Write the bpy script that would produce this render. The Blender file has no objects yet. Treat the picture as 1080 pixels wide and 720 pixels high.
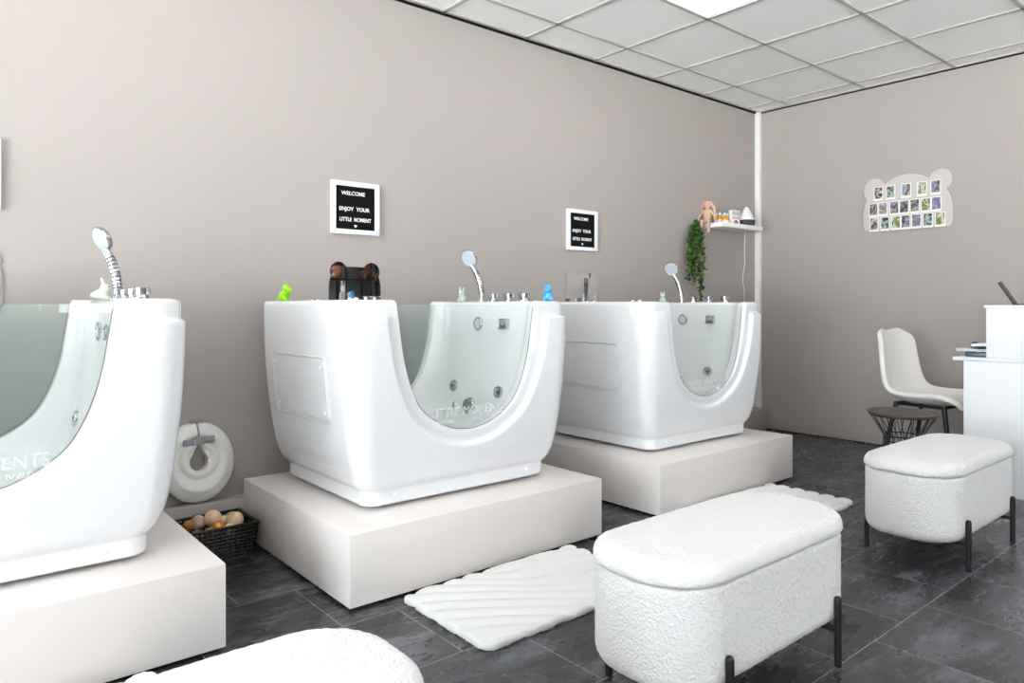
import bpy, bmesh, math, random
import numpy as np
from mathutils import Vector, Matrix
random.seed(7); rng = np.random.default_rng(5)
C = bpy.context.scene.collection
PI = math.pi

# ------------------------------------------------------------------ materials
def srgb(r, g, b):
    f = lambda v: (v/12.92 if v <= .04045 else ((v+.055)/1.055)**2.4)
    return (f(r/255), f(g/255), f(b/255), 1)
def mat(name, col, rough=.5, metal=0., bump=None, coat=0., spec=.5, sheen=0., emit=None):
    m = bpy.data.materials.new(name); m.use_nodes = True
    nt = m.node_tree; p = nt.nodes['Principled BSDF']
    p.inputs['Base Color'].default_value = col
    p.inputs['Roughness'].default_value = rough
    p.inputs['Metallic'].default_value = metal
    p.inputs['Coat Weight'].default_value = coat
    p.inputs['Coat Roughness'].default_value = .05
    p.inputs['Specular IOR Level'].default_value = spec
    p.inputs['Sheen Weight'].default_value = sheen
    if emit:
        p.inputs['Emission Color'].default_value = (1, 1, 1, 1); p.inputs['Emission Strength'].default_value = emit
    tc = nt.nodes.new('ShaderNodeTexCoord')
    n = nt.nodes.new('ShaderNodeTexNoise'); nt.links.new(tc.outputs['Object'], n.inputs['Vector'])
    if bump:
        sc, st, dist = bump
        n.inputs['Scale'].default_value = sc; n.inputs['Detail'].default_value = 3
        b = nt.nodes.new('ShaderNodeBump'); b.inputs['Strength'].default_value = st; b.inputs['Distance'].default_value = dist
        nt.links.new(n.outputs['Fac'], b.inputs['Height']); nt.links.new(b.outputs['Normal'], p.inputs['Normal'])
    else:                                   # a faint procedural variation of the gloss
        n.inputs['Scale'].default_value = 6
        mr = nt.nodes.new('ShaderNodeMapRange'); mr.inputs['To Min'].default_value = max(rough-.015, 0); mr.inputs['To Max'].default_value = rough+.015
        nt.links.new(n.outputs['Fac'], mr.inputs['Value']); nt.links.new(mr.outputs['Result'], p.inputs['Roughness'])
    return m
M = {}
M['wall'] = mat('taupe_wallpaper', srgb(172, 164, 159), .75, bump=(260, .35, .002), spec=.3)
M['acrylic'] = mat('white_acrylic', srgb(233, 234, 236), .14, coat=.35)
M['platform'] = mat('platform_laminate', srgb(226, 219, 215), .42, spec=.4)
M['tile'] = mat('ceiling_tile', srgb(250, 250, 248), .9, bump=(300, .25, .001), spec=.2)
M['tbar'] = mat('ceiling_grid_metal', srgb(186, 185, 176), .5)
M['chrome'] = mat('chrome', (.52, .53, .54, 1), .06, 1.)
M['dark'] = mat('black_gap', srgb(14, 13, 13), .8, spec=.2)
M['blackmetal'] = mat('black_metal', srgb(17, 17, 19), .38)
M['boucle'] = mat('white_boucle', srgb(222, 220, 219), .95, bump=(150, 1., .006), spec=.15, sheen=.25)
M['boucle2'] = mat('cream_boucle', srgb(236, 233, 227), .95, bump=(300, .8, .003), spec=.15, sheen=.2)
M['rug'] = mat('white_rug_pile', srgb(230, 230, 228), .97, bump=(420, 1., .004), spec=.1, sheen=.3)
M['felt'] = mat('black_felt', srgb(10, 10, 11), .9, spec=.2)
M['white'] = mat('white_paint', srgb(240, 240, 240), .4)
M['deskwhite'] = mat('white_laminate', srgb(244, 246, 249), .3)
M['letter'] = mat('white_letters', srgb(250, 250, 250), .5)
M['nozzle'] = mat('white_rubber', srgb(186, 194, 204), .5)
M['blackpl'] = mat('black_plastic', srgb(16, 16, 16), .35)
M['green'] = mat('lime_rubber', srgb(150, 215, 15), .35)
M['pale'] = mat('pale_green_rubber', srgb(206, 224, 206), .45)
M['blue'] = mat('blue_rubber', srgb(70, 170, 226), .35)
M['foam'] = mat('white_float_vinyl', srgb(232, 231, 226), .35)
M['clip'] = mat('grey_buckle', srgb(146, 150, 153), .3)
M['gold'] = mat('gold_ball', srgb(214, 148, 62), .28, .55)
M['beige'] = mat('beige_ball', srgb(232, 196, 164), .4)
M['cream'] = mat('cream_ball', srgb(238, 220, 188), .4)
M['bunny'] = mat('peach_plush', srgb(222, 182, 158), .95, bump=(200, .5, .002), sheen=.3)
M['leaf'] = mat('green_leaf', srgb(104, 142, 58), .5)
M['leaf2'] = mat('dark_green_leaf', srgb(48, 82, 30), .5)
M['stem'] = mat('green_stem', srgb(74, 92, 50), .7)
M['amber'] = mat('amber_oil', srgb(232, 168, 10), .1)
M['label'] = mat('paper_label', srgb(240, 236, 228), .7)
M['pinkprint'] = mat('mauve_print', srgb(158, 118, 120), .7)
M['greyprint'] = mat('grey_print', srgb(168, 164, 166), .7)
M['walnut'] = mat('dark_walnut', srgb(62, 50, 46), .5)
M['brown'] = mat('brown_upholstery', srgb(84, 76, 70), .8, bump=(200, .4, .001))
M['folder'] = mat('blue_grey_folder', srgb(70, 84, 96), .25)
M['paper'] = mat('white_paper', srgb(236, 240, 246), .7)
M['silver'] = mat('seal', srgb(70, 76, 74), .5)
M['partition'] = mat('dark_grey_panel', srgb(112, 112, 116), .7)
M['hair'] = mat('black_yarn', srgb(14, 12, 12), .8)
M['skin'] = mat('brown_felt', srgb(150, 100, 74), .8)
M['fur'] = mat('brown_plush', srgb(96, 60, 44), .95, bump=(150, .5, .002))
M['frame_dark'] = mat('anthracite_frame', srgb(40, 42, 45), .4)
M['blind'] = mat('white_plaster', srgb(226, 222, 218), .8)

def glassy(name, tint, ior=1.45, rough=.0, extra=None):
    m = bpy.data.materials.new(name); m.use_nodes = True; nt = m.node_tree
    nt.nodes.remove(nt.nodes['Principled BSDF']); out = nt.nodes['Material Output']
    t = nt.nodes.new('ShaderNodeBsdfTransparent'); t.inputs[0].default_value = tint
    g = nt.nodes.new('ShaderNodeBsdfGlossy'); g.inputs['Roughness'].default_value = rough
    # Schlick reflectance that is the same from both faces of the pane
    f0 = ((ior-1)/(ior+1))**2
    lw = nt.nodes.new('ShaderNodeLayerWeight'); lw.inputs['Blend'].default_value = .5
    pw = nt.nodes.new('ShaderNodeMath'); pw.operation = 'POWER'; pw.inputs[1].default_value = 5; nt.links.new(lw.outputs['Facing'], pw.inputs[0])
    f = nt.nodes.new('ShaderNodeMath'); f.operation = 'MULTIPLY_ADD'; f.inputs[1].default_value = 1-f0; f.inputs[2].default_value = f0; nt.links.new(pw.outputs[0], f.inputs[0])
    mx = nt.nodes.new('ShaderNodeMixShader')
    nt.links.new(f.outputs[0], mx.inputs[0]); nt.links.new(t.outputs[0], mx.inputs[1]); nt.links.new(g.outputs[0], mx.inputs[2])
    if extra:
        d = nt.nodes.new('ShaderNodeBsdfDiffuse'); d.inputs[0].default_value = extra[1]; m2 = nt.nodes.new('ShaderNodeMixShader'); m2.inputs[0].default_value = extra[0]
        nt.links.new(t.outputs[0], m2.inputs[1]); nt.links.new(d.outputs[0], m2.inputs[2]); nt.links.new(m2.outputs[0], mx.inputs[1])
    nt.links.new(mx.outputs[0], out.inputs['Surface'])
    return m
M['glass'] = glassy('green_tinted_glass', (.98, .992, .987, 1), 1.3, 0., (.055, (.78, .95, .89, 1)))  # pale diffuse share is added haze, lightening what shows behind the pane
M['window'] = glassy('clear_window_glass', (.98, .99, .99, 1), 1.3)
M['clearball'] = glassy('clear_ball', (.86, .84, .86, 1), 1.7, .05)
M['acryl_clear'] = glassy('clear_acrylic', (.93, .935, .94, 1), 1.5)
def etch_mat():
    m = bpy.data.materials.new('frosted_lettering'); m.use_nodes = True; nt = m.node_tree; p = nt.nodes['Principled BSDF']
    p.inputs['Base Color'].default_value = srgb(244, 248, 247); p.inputs['Roughness'].default_value = .7; p.inputs['Alpha'].default_value = .38
    return m
M['etch'] = etch_mat()
M['bottleglass'] = glassy('bottle_glass', (.95, .95, .93, 1), 1.3)
def mirror_mat():
    m = mat('mirror_acrylic', (.80, .80, .82, 1), .012, 1.); return m
M['mirror'] = mirror_mat()

def floor_mat():
    m = bpy.data.materials.new('slate_vinyl_tiles'); m.use_nodes = True; nt = m.node_tree
    N = nt.nodes.new; L = nt.links.new; p = nt.nodes['Principled BSDF']
    tc = N('ShaderNodeTexCoord'); mp = N('ShaderNodeMapping'); mp.inputs['Location'].default_value = (-2.253, -.963, 0)
    L(tc.outputs['Object'], mp.inputs['Vector'])
    br = N('ShaderNodeTexBrick'); br.offset = .5; br.offset_frequency = 2
    br.inputs['Scale'].default_value = 1; br.inputs['Brick Width'].default_value = .404; br.inputs['Row Height'].default_value = .3785
    br.inputs['Mortar Size'].default_value = .0012; br.inputs['Mortar Smooth'].default_value = .2
    br.inputs['Color1'].default_value = (0, 0, 0, 1); br.inputs['Color2'].default_value = (1, 1, 1, 1); br.inputs['Mortar'].default_value = (.5, .5, .5, 1)
    L(mp.outputs[0], br.inputs['Vector'])
    # slate veining, shifted per tile
    sh = N('ShaderNodeVectorMath'); sh.operation = 'MULTIPLY_ADD'
    L(br.outputs['Color'], sh.inputs[0]); sh.inputs[1].default_value = (7, 3, 5); L(mp.outputs[0], sh.inputs[2])
    m2 = N('ShaderNodeMapping'); m2.inputs['Rotation'].default_value = (0, 0, .5); m2.inputs['Scale'].default_value = (1, 2.8, 1)
    L(sh.outputs[0], m2.inputs['Vector'])
    n1 = N('ShaderNodeTexNoise'); n1.inputs['Scale'].default_value = 3.2; n1.inputs['Detail'].default_value = 8; n1.inputs['Roughness'].default_value = .62; n1.inputs['Distortion'].default_value = .45
    L(m2.outputs[0], n1.inputs['Vector'])
    cr = N('ShaderNodeValToRGB'); e = cr.color_ramp.elements
    e[0].position = .30; e[0].color = srgb(34, 34, 35); e[1].position = .78; e[1].color = srgb(112, 114, 122)
    k = cr.color_ramp.elements.new(.52); k.color = srgb(52, 52, 55)
    L(n1.outputs['Fac'], cr.inputs[0])
    mx = N('ShaderNodeMix'); mx.data_type = 'RGBA'; L(br.outputs['Fac'], mx.inputs['Factor']); L(cr.outputs[0], mx.inputs['A']); mx.inputs['B'].default_value = srgb(172, 172, 172)
    L(mx.outputs['Result'], p.inputs['Base Color'])
    n2 = N('ShaderNodeTexNoise'); n2.inputs['Scale'].default_value = 14; n2.inputs['Detail'].default_value = 5; L(m2.outputs[0], n2.inputs['Vector'])
    mr = N('ShaderNodeMapRange'); mr.inputs['To Min'].default_value = .17; mr.inputs['To Max'].default_value = .40; L(n2.outputs['Fac'], mr.inputs['Value'])
    L(mr.outputs[0], p.inputs['Roughness'])
    b = N('ShaderNodeBump'); b.inputs['Strength'].default_value = .12; b.inputs['Distance'].default_value = .001
    L(n2.outputs['Fac'], b.inputs['Height']); L(b.outputs[0], p.inputs['Normal'])
    return m
M['floor'] = floor_mat()
def photo_mat(i, cols, seed):
    m = bpy.data.materials.new('photo_print'); m.use_nodes = True; nt = m.node_tree; N = nt.nodes.new; L = nt.links.new
    tc = N('ShaderNodeTexCoord'); mp = N('ShaderNodeMapping'); mp.inputs['Location'].default_value = (seed*1.7, seed*.9, seed); mp.inputs['Scale'].default_value = (26, 26, 20)
    L(tc.outputs['Object'], mp.inputs[0]); n = N('ShaderNodeTexNoise'); n.inputs['Scale'].default_value = 1; n.inputs['Detail'].default_value = 2; n.inputs['Distortion'].default_value = .8
    L(mp.outputs[0], n.inputs['Vector']); cr = N('ShaderNodeValToRGB'); cr.color_ramp.interpolation = 'LINEAR'
    e = cr.color_ramp.elements; e[0].position = 0; e[0].color = srgb(*cols[0]); e[1].position = .66; e[1].color = srgb(*cols[-1])
    for q, c in zip((.42, .5, .57), cols[1:-1]):
        k = cr.color_ramp.elements.new(q); k.color = srgb(*c)
    L(n.outputs['Fac'], cr.inputs[0]); p = nt.nodes['Principled BSDF']; L(cr.outputs[0], p.inputs['Base Color']); p.inputs['Roughness'].default_value = .5
    return m

# ------------------------------------------------------------------ mesh helpers
def mesh_np(name, V, F, smooth=True):
    me = bpy.data.meshes.new(name)
    V = np.asarray(V, float); F = np.asarray(F, np.int64); k = F.shape[1]
    me.vertices.add(len(V)); me.vertices.foreach_set('co', V.ravel())
    me.loops.add(F.size); me.loops.foreach_set('vertex_index', F.ravel())
    me.polygons.add(len(F)); me.polygons.foreach_set('loop_start', np.arange(0, F.size, k)); me.polygons.foreach_set('loop_total', np.full(len(F), k))
    me.update(calc_edges=True); me.validate()
    if smooth: me.shade_smooth()
    return me
def link(name, me, m, parent=None, loc=None):
    o = bpy.data.objects.new(name, me); C.objects.link(o)
    if m is not None:
        for q in (m if isinstance(m, (list, tuple)) else [m]): me.materials.append(q)
    if parent: o.parent = parent
    if loc: o.location = loc
    return o
def snet(Fv, org, h):
    """surface nets of a sampled distance field"""
    S = Fv < 0
    a = S[:-1, :-1, :-1].copy(); o_ = a.copy(); n_ = a.copy()
    for i in (0, 1):
        for j in (0, 1):
            for k in (0, 1):
                s = S[i:S.shape[0]-1+i, j:S.shape[1]-1+j, k:S.shape[2]-1+k]
                o_ |= s; n_ &= s
    act = o_ & ~n_
    I, J, K = np.nonzero(act)
    ids = -np.ones(act.shape, np.int64); ids[I, J, K] = np.arange(len(I))
    acc = np.zeros((len(I), 3)); cnt = np.zeros(len(I))
    for ax in range(3):
        for u in (0, 1):
            for v in (0, 1):
                d = [0, 0, 0]; o2 = [x for x in range(3) if x != ax]
                d[o2[0]] = u; d[o2[1]] = v; e = list(d); e[ax] = 1
                f0 = Fv[I+d[0], J+d[1], K+d[2]]; f1 = Fv[I+e[0], J+e[1], K+e[2]]
                msk = (f0 < 0) != (f1 < 0)
                t = np.where(msk, f0/np.where(msk, f0-f1, 1), 0)
                p = np.zeros((len(I), 3)); p[:, 0] = d[0]; p[:, 1] = d[1]; p[:, 2] = d[2]; p[:, ax] = t
                acc += p*msk[:, None]; cnt += msk
    V = (acc/cnt[:, None] + np.stack([I, J, K], 1))*h + np.array(org)
    Q = []
    for ax in range(3):
        sl0 = [slice(1, -1)]*3; sl1 = [slice(1, -1)]*3; sl0[ax] = slice(0, -1); sl1[ax] = slice(1, None)
        A = S[tuple(sl0)]; B = S[tuple(sl1)]
        X = np.stack(np.nonzero(A != B), 1)
        inside = A[X[:, 0], X[:, 1], X[:, 2]]
        b = X+1; b[:, ax] -= 1
        u, v = (ax+1) % 3, (ax+2) % 3
        q = []
        for du, dv in ((-1, -1), (0, -1), (0, 0), (-1, 0)):
            c = b.copy(); c[:, u] += du; c[:, v] += dv; q.append(ids[c[:, 0], c[:, 1], c[:, 2]])
        q = np.stack(q, 1); q[~inside] = q[~inside][:, ::-1]; Q.append(q)
    return V, np.concatenate(Q)
def grid(lo, hi, h):
    ax = [np.arange(l-2*h, u+3*h, h) for l, u in zip(lo, hi)]
    X, Y, Z = np.meshgrid(*ax, indexing='ij', sparse=True)
    return X, Y, Z, (ax[0][0], ax[1][0], ax[2][0])
def smax(a, b, k):
    hh = np.maximum(k-np.abs(a-b), 0)/k; return np.maximum(a, b)+hh*hh*k*.25
def smin(a, b, k): return -smax(-a, -b, k)
def rbox2(X, Y, a, b, r):
    qx = np.abs(X)-a+r; qy = np.abs(Y)-b+r
    return np.hypot(np.maximum(qx, 0), np.maximum(qy, 0))+np.minimum(np.maximum(qx, qy), 0)-r
def sdf_obj(name, Fv, org, h, m, parent=None, loc=None, relax=1):
    V, Q = snet(Fv, org, h)
    # pull vertices onto the interpolated zero level
    return link(name, mesh_np(name, V, Q), m, parent, loc)
def caps(P, a, b, ra, rb):
    X, Y, Z = P; a = np.array(a, float); b = np.array(b, float); d = b-a
    t = np.clip(((X-a[0])*d[0]+(Y-a[1])*d[1]+(Z-a[2])*d[2])/max(d@d, 1e-12), 0, 1)
    return np.sqrt((X-a[0]-t*d[0])**2+(Y-a[1]-t*d[1])**2+(Z-a[2]-t*d[2])**2)-(ra+(rb-ra)*t)
def ell(P, c, r):
    X, Y, Z = P; k = np.sqrt(((X-c[0])/r[0])**2+((Y-c[1])/r[1])**2+((Z-c[2])/r[2])**2)
    return (k-1)*min(r)
def blobs(name, items, lo, hi, h, k, m, parent=None, loc=None, noise=0):
    X, Y, Z, org = grid(lo, hi, h); P = (X, Y, Z); Fv = None
    for it in items:
        f = ell(P, it[1], it[2]) if it[0] == 'e' else caps(P, *it[1:])
        Fv = f if Fv is None else smin(Fv, f, k)
    if noise: Fv = Fv+soft_noise(Fv.shape, 2)*noise
    return sdf_obj(name, Fv, org, h, m, parent, loc)
def soft_noise(shape, n):
    a = rng.standard_normal(shape)
    for _ in range(n):
        for ax in range(3): a = (np.roll(a, 1, ax)+2*a+np.roll(a, -1, ax))/4
    return a/a.std()

class BM:
    def __init__(s): s.b = bmesh.new()
    def box(s, c, d, bev=0, rot=None, seg=2, mi=0):
        mtx = Matrix.Translation(c) @ (rot if rot is not None else Matrix.Identity(4)) @ Matrix.Diagonal((*d, 1))
        r = bmesh.ops.create_cube(s.b, size=1, matrix=mtx); fs = {f for v in r['verts'] for f in v.link_faces}
        for f in fs: f.material_index = mi
        if bev:
            es = {e for v in r['verts'] for e in v.link_edges}
            r2 = bmesh.ops.bevel(s.b, geom=list(es), offset=bev, segments=seg, profile=.5, affect='EDGES')
            for f in r2['faces']: f.material_index = mi
        return s
    def cyl(s, a, b, r, r2=None, n=20, mi=0, cap=True):
        a = Vector(a); b = Vector(b); d = b-a; q = d.to_track_quat('Z', 'Y').to_matrix().to_4x4()
        r_ = bmesh.ops.create_cone(s.b, cap_ends=cap, segments=n, radius1=r, radius2=r if r2 is None else r2, depth=d.length, matrix=Matrix.Translation((a+b)/2) @ q)
        for v in r_['verts']:
            for f in v.link_faces: f.material_index = mi
        return s
    def sph(s, c, r, sc=(1, 1, 1), mi=0, u=16, v=10):
        r_ = bmesh.ops.create_uvsphere(s.b, u_segments=u, v_segments=v, radius=r, matrix=Matrix.Translation(c) @ Matrix.Diagonal((*sc, 1)))
        for vv in r_['verts']:
            for f in vv.link_faces: f.material_index = mi
        return s
    def lathe(s, prof, n=28, c=(0, 0, 0), axis=None, mi=0):
        q = Vector(axis).to_track_quat('Z', 'Y').to_matrix() if axis else Matrix.Identity(3)
        rings = []
        for (r, z) in prof:
            if r < 1e-5: rings.append([s.b.verts.new(Vector(c)+q @ Vector((0, 0, z)))]); continue
            rings.append([s.b.verts.new(Vector(c)+q @ Vector((r*math.cos(2*PI*i/n), r*math.sin(2*PI*i/n), z))) for i in range(n)])
        for A, B in zip(rings, rings[1:]):
            for i in range(n):
                j = (i+1) % n
                vs = [A[i % len(A)], A[j % len(A)], B[j % len(B)], B[i % len(B)]]
                vs = list(dict.fromkeys(vs))
                if len(vs) > 2:
                    f = s.b.faces.new(vs); f.material_index = mi
        return s
    def tube(s, pts, r, n=8, closed=False, mi=0):
        pts = [Vector(p) for p in pts]; rings = []; N = len(pts); up = None
        for i, p in enumerate(pts):
            t = (pts[(i+1) % N if closed else min(i+1, N-1)]-pts[(i-1) % N if closed else max(i-1, 0)]).normalized()
            if up is None: up = t.orthogonal().normalized()
            up = (up-t*up.dot(t)).normalized(); w = t.cross(up)
            rr = r[i] if isinstance(r, (list, tuple)) else r
            rings.append([s.b.verts.new(p+up*rr*math.cos(2*PI*k/n)+w*rr*math.sin(2*PI*k/n)) for k in range(n)])
        for i in range(N if closed else N-1):
            A, B = rings[i], rings[(i+1) % N]
            for k in range(n):
                f = s.b.faces.new([A[k], A[(k+1) % n], B[(k+1) % n], B[k]]); f.material_index = mi
        if not closed: s.b.faces.new(rings[0][::-1]).material_index = mi; s.b.faces.new(rings[-1]).material_index = mi
        return s
    def prism(s, outline, y0, y1, axis='y', mi=0):
        mp = {'y': lambda u, w, t: (u, t, w), 'x': lambda u, w, t: (t, u, w), 'z': lambda u, w, t: (u, w, t)}[axis]
        A = [s.b.verts.new(mp(u, w, y0)) for u, w in outline]; B = [s.b.verts.new(mp(u, w, y1)) for u, w in outline]
        n = len(A)
        for i in range(n): s.b.faces.new([A[i], A[(i+1) % n], B[(i+1) % n], B[i]]).material_index = mi
        s.b.faces.new(A[::-1]).material_index = mi; s.b.faces.new(B).material_index = mi
        return s
    def mesh(s, name, smooth=35):
        bmesh.ops.recalc_face_normals(s.b, faces=s.b.faces)
        me = bpy.data.meshes.new(name); s.b.to_mesh(me); s.b.free()
        if smooth:
            me.shade_smooth()
            me.set_sharp_from_angle(angle=math.radians(smooth))
        return me
    def obj(s, name, m, parent=None, loc=None, smooth=35): return link(name, s.mesh(name, smooth), m, parent, loc)
def empty(name, loc, rz=0, parent=None):
    o = bpy.data.objects.new(name, None); C.objects.link(o); o.location = loc; o.rotation_euler = (0, 0, rz); o.empty_display_size = .05
    if parent: o.parent = parent
    return o
def tag(o, label, cat, group=None):
    o['label'] = label; o['category'] = cat
    if group: o['group'] = group
    return o
def struct(o): o['kind'] = 'structure'; return o
def copy_tree(o, parent=None):
    c = o.copy(); C.objects.link(c)
    if parent: c.parent = parent
    for ch in list(o.children): copy_tree(ch, c)
    return c
def text_mesh(txt, size, thick=.0005, bold=0.):
    cu = bpy.data.curves.new('text', 'FONT'); cu.body = txt; cu.size = size; cu.align_x = 'CENTER'; cu.align_y = 'CENTER'; cu.extrude = thick; cu.offset = bold
    o = bpy.data.objects.new('text', cu); C.objects.link(o)
    dg = bpy.context.evaluated_depsgraph_get(); dg.update()
    me = bpy.data.meshes.new_from_object(o.evaluated_get(dg)); bpy.data.objects.remove(o); bpy.data.curves.remove(cu)
    return me
def join_meshes(name, items):
    b = bmesh.new()
    for me, mtx in items:
        t = me.copy(); t.transform(mtx); b.from_mesh(t); bpy.data.meshes.remove(t)
    out = bpy.data.meshes.new(name); b.to_mesh(out); b.free(); out.materials.clear(); return out

# ------------------------------------------------------------------ room
WL, WR, WB, WF, H = 3.29, 5.45, -3.6, -3.6, 2.66       # wall planes and height
struct(BM().box(((WR+WB)/2, (WL+WF)/2, -.05), (WR-WB+.4, WL-WF+.4, .1)).obj('floor', M['floor'], smooth=0))
struct(BM().box(((WR+WB)/2, WL+.1, H/2+.05), (WR-WB+.4, .2, H+.1)).obj('wall_left', M['wall'], smooth=0))
struct(BM().box((WR+.1, (WL+WF)/2, H/2+.05), (.2, WL-WF, H+.1)).obj('wall_right', M['wall'], smooth=0))
def wall_open(name, axis, pos, th, a0, a1, opens, m):
    b = BM()
    def bx(u0, u1, z0, z1):
        if u1-u0 < 1e-4 or z1-z0 < 1e-4: return
        c = ((u0+u1)/2, (z0+z1)/2); d = (u1-u0, z1-z0)
        if axis == 'x': b.box((pos, c[0], c[1]), (th, d[0], d[1]))
        else: b.box((c[0], pos, c[1]), (d[0], th, d[1]))
    u = a0
    for (o0, o1, z0, z1) in opens:
        bx(u, o0, 0, H+.1); bx(o0, o1, 0, z0); bx(o0, o1, z1, H+.1); u = o1
    bx(u, a1, 0, H+.1)
    return struct(b.obj(name, m, smooth=0))
W_BACK = [(-3.2, -1.2, .25, 2.45), (-.9, 2.1, .25, 2.45)]
W_FRONT = [(1.0, 2.3, .9, 2.4), (2.6, 3.9, .9, 2.4)]
wall_open('wall_back', 'x', WB-.1, .2, WF, WL, W_BACK, M['wall'])
wall_open('wall_front', 'y', WF-.1, .2, WB, WR, W_FRONT, M['wall'])
n = 1
for axis, pos, opens in (('x', WB-.1, W_BACK), ('y', WF-.1, W_FRONT)):
    for (o0, o1, z0, z1) in opens:
        fr = BM(); gl = BM(); k = 3 if o1-o0 > 3 else 2
        def bx(b, u0, u1, w0, w1, t):
            c = ((u0+u1)/2, (w0+w1)/2)
            if axis == 'x': b.box((pos, c[0], c[1]), (t, u1-u0, w1-w0))
            else: b.box((c[0], pos, c[1]), (u1-u0, t, w1-w0))
        for u in (o0, o1-.06): bx(fr, u, u+.06, z0, z1, .08)
        for w in (z0, z1-.06): bx(fr, o0+.06, o1-.06, w, w+.06, .08)
        for q in range(1, k):
            u = o0+(o1-o0)*q/k; bx(fr, u-.03, u+.03, z0+.06, z1-.06, .07)
        bx(gl, o0+.05, o1-.05, z0+.05, z1-.05, .008)
        f = struct(fr.obj('window_%d' % n, M['frame_dark'], smooth=0)); gl.obj('window_pane', M['window'], f, smooth=0); n += 1
# ceiling: tiles and T-bars, the suspended grid read from the photograph
GX = [3.44+.604*k for k in range(-12, 4)]; GY = [2.39+.598*k for k in range(-10, 2)]
xs = [WB]+[g for g in GX if WB < g < WR]+[WR]; ys = [WF]+[g for g in GY if WF < g < WL]+[WL-.012]
panels = {}
b = BM(); LP = [(2.84, 1.79), (2.84, -.6), (.42, 1.79), (.42, -.6), (-1.39, .6), (4.65, -.6), (2.84, -2.4), (.42, -2.4)]
def is_light(x, y): return any(abs(x-a) < .08 and abs(y-c) < .08 for a, c in LP)
for x0, x1 in zip(xs, xs[1:]):
    for y0, y1 in zip(ys, ys[1:]):
        if is_light(x0, y0): panels[(x0, y0)] = (x1, y1); continue
        b.box(((x0+x1)/2, (y0+y1)/2, H+.017), (x1-x0-.004, y1-y0-.004, .018), bev=.002, seg=1)
b.box(((WR+WB)/2, (WL+WF)/2, H+.08), (WR-WB+.4, WL-WF+.4, .04))
ceil = struct(b.obj('ceiling', M['tile'], smooth=0))
b = BM()
for x in xs[1:-1]: b.box((x, (WL+WF)/2, H+.006), (.024, WL-WF, .012))
for y in ys[1:-1]: b.box(((WR+WB)/2, y, H+.006), (WR-WB, .024, .012))
b.box((WR-.012, (WL+WF)/2, H+.006), (.024, WL-WF, .012)); b.box(((WR+WB)/2, WL-.028, H+.006), (WR-WB, .022, .012))
b.obj('ceiling_grid', M['tbar'], ceil, smooth=0)
struct(BM().box(((WR+WB)/2, WL-.006, H-.002), (WR-WB, .012, .014)).obj('shadow_gap_left', M['dark'], smooth=0))  # black strip painted in for the shadow gap between left wall and ceiling
struct(BM().box((WR-.004, (WL+WF)/2, H-.004), (.008, WL-WF, .008)).obj('shadow_gap_right', M['dark'], smooth=0))  # black strip standing in for the shade where right wall meets ceiling
# low boxed ledge along the left wall, corner duct, baseboard
struct(BM().box(((WR+WB)/2, WL-.045, .0865), (WR-WB, .09, .173), bev=.002).obj('trim_3', M['wall']))
struct(BM().box((WR-.021, WL-.021, (H+.173)/2), (.042, .042, H-.175), bev=.003).obj('trim_4', M['white']))
struct(BM().box((WR-.005, (3.2+WF)/2, .034), (.01, 3.2-WF, .056), bev=.002).obj('baseboard_right', M['wall']))
struct(BM().box((WR-.002, (3.2+WF)/2, .003), (.004, 3.2-WF, .006)).obj('shadow_gap_base', M['dark'], smooth=0))  # dark strip put in as the shade of the gap under the baseboard
led = mat('led_diffuser', (1, 1, 1, 1), .5, emit=5.5)
bluef = mat('blue_protective_film', srgb(40, 120, 190), .3)
for i, ((x0, y0), (x1, y1)) in enumerate(sorted(panels.items())):
    vis = abs(x0-2.84) < .08 and abs(y0-1.79) < .08
    t = empty('ceiling_light', ((x0+x1)/2, (y0+y1)/2, H))
    w, d = x1-x0, y1-y0
    BM().box((0, 0, .012), (w-.03, d-.03, .006)).obj('diffuser', led, t, smooth=0)
    fb = BM()
    for s in (-1, 1): fb.box((s*(w/2-.015), 0, .013), (.008, d-.03, .012)); fb.box((0, s*(d/2-.015), .013), (w-.03, .008, .012))
    fb.obj('frame', M['white'], t, smooth=0)
    if vis:
        BM().box((w/2-.017, .02, .0075), (.007, d-.10, .002)).obj('film_edge', bluef, t, smooth=0)
        tag(t, 'square white LED panel lit in the suspended ceiling, cut by the top of the photo', 'ceiling light')
    else: tag(t, 'square LED ceiling panel behind the camera, at %s of the room' % ['the far left', 'left', 'left middle', 'left end', 'front', 'middle', 'centre back', 'right'][i % 8], 'ceiling light', 'LED panels behind the camera')

# ------------------------------------------------------------------ platforms
PH = .26
for x0, x1, lab in ((-.53, .70, 'nearest taupe box platform, under the leftmost tub and cut by the left edge'),
                    (1.105, 2.335, 'taupe box platform under the middle tub, beside the ball basket'),
                    (2.745, 3.99, 'farthest taupe box platform, under the tub nearest the room corner')):
    t = empty('platform', ((x0+x1)/2, (2.175+3.2)/2, 0)); w = x1-x0; d = 3.198-2.175
    BM().box((0, 0, (.012+PH)/2), (w, d, PH-.012), bev=.002).obj('box_body', M['platform'], t)
    BM().box((0, .005, .006), (w-.03, d-.03, .012)).obj('plinth', M['dark'], t, smooth=0)
    tag(t, lab, 'platform', 'box platforms under the tubs')

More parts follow.
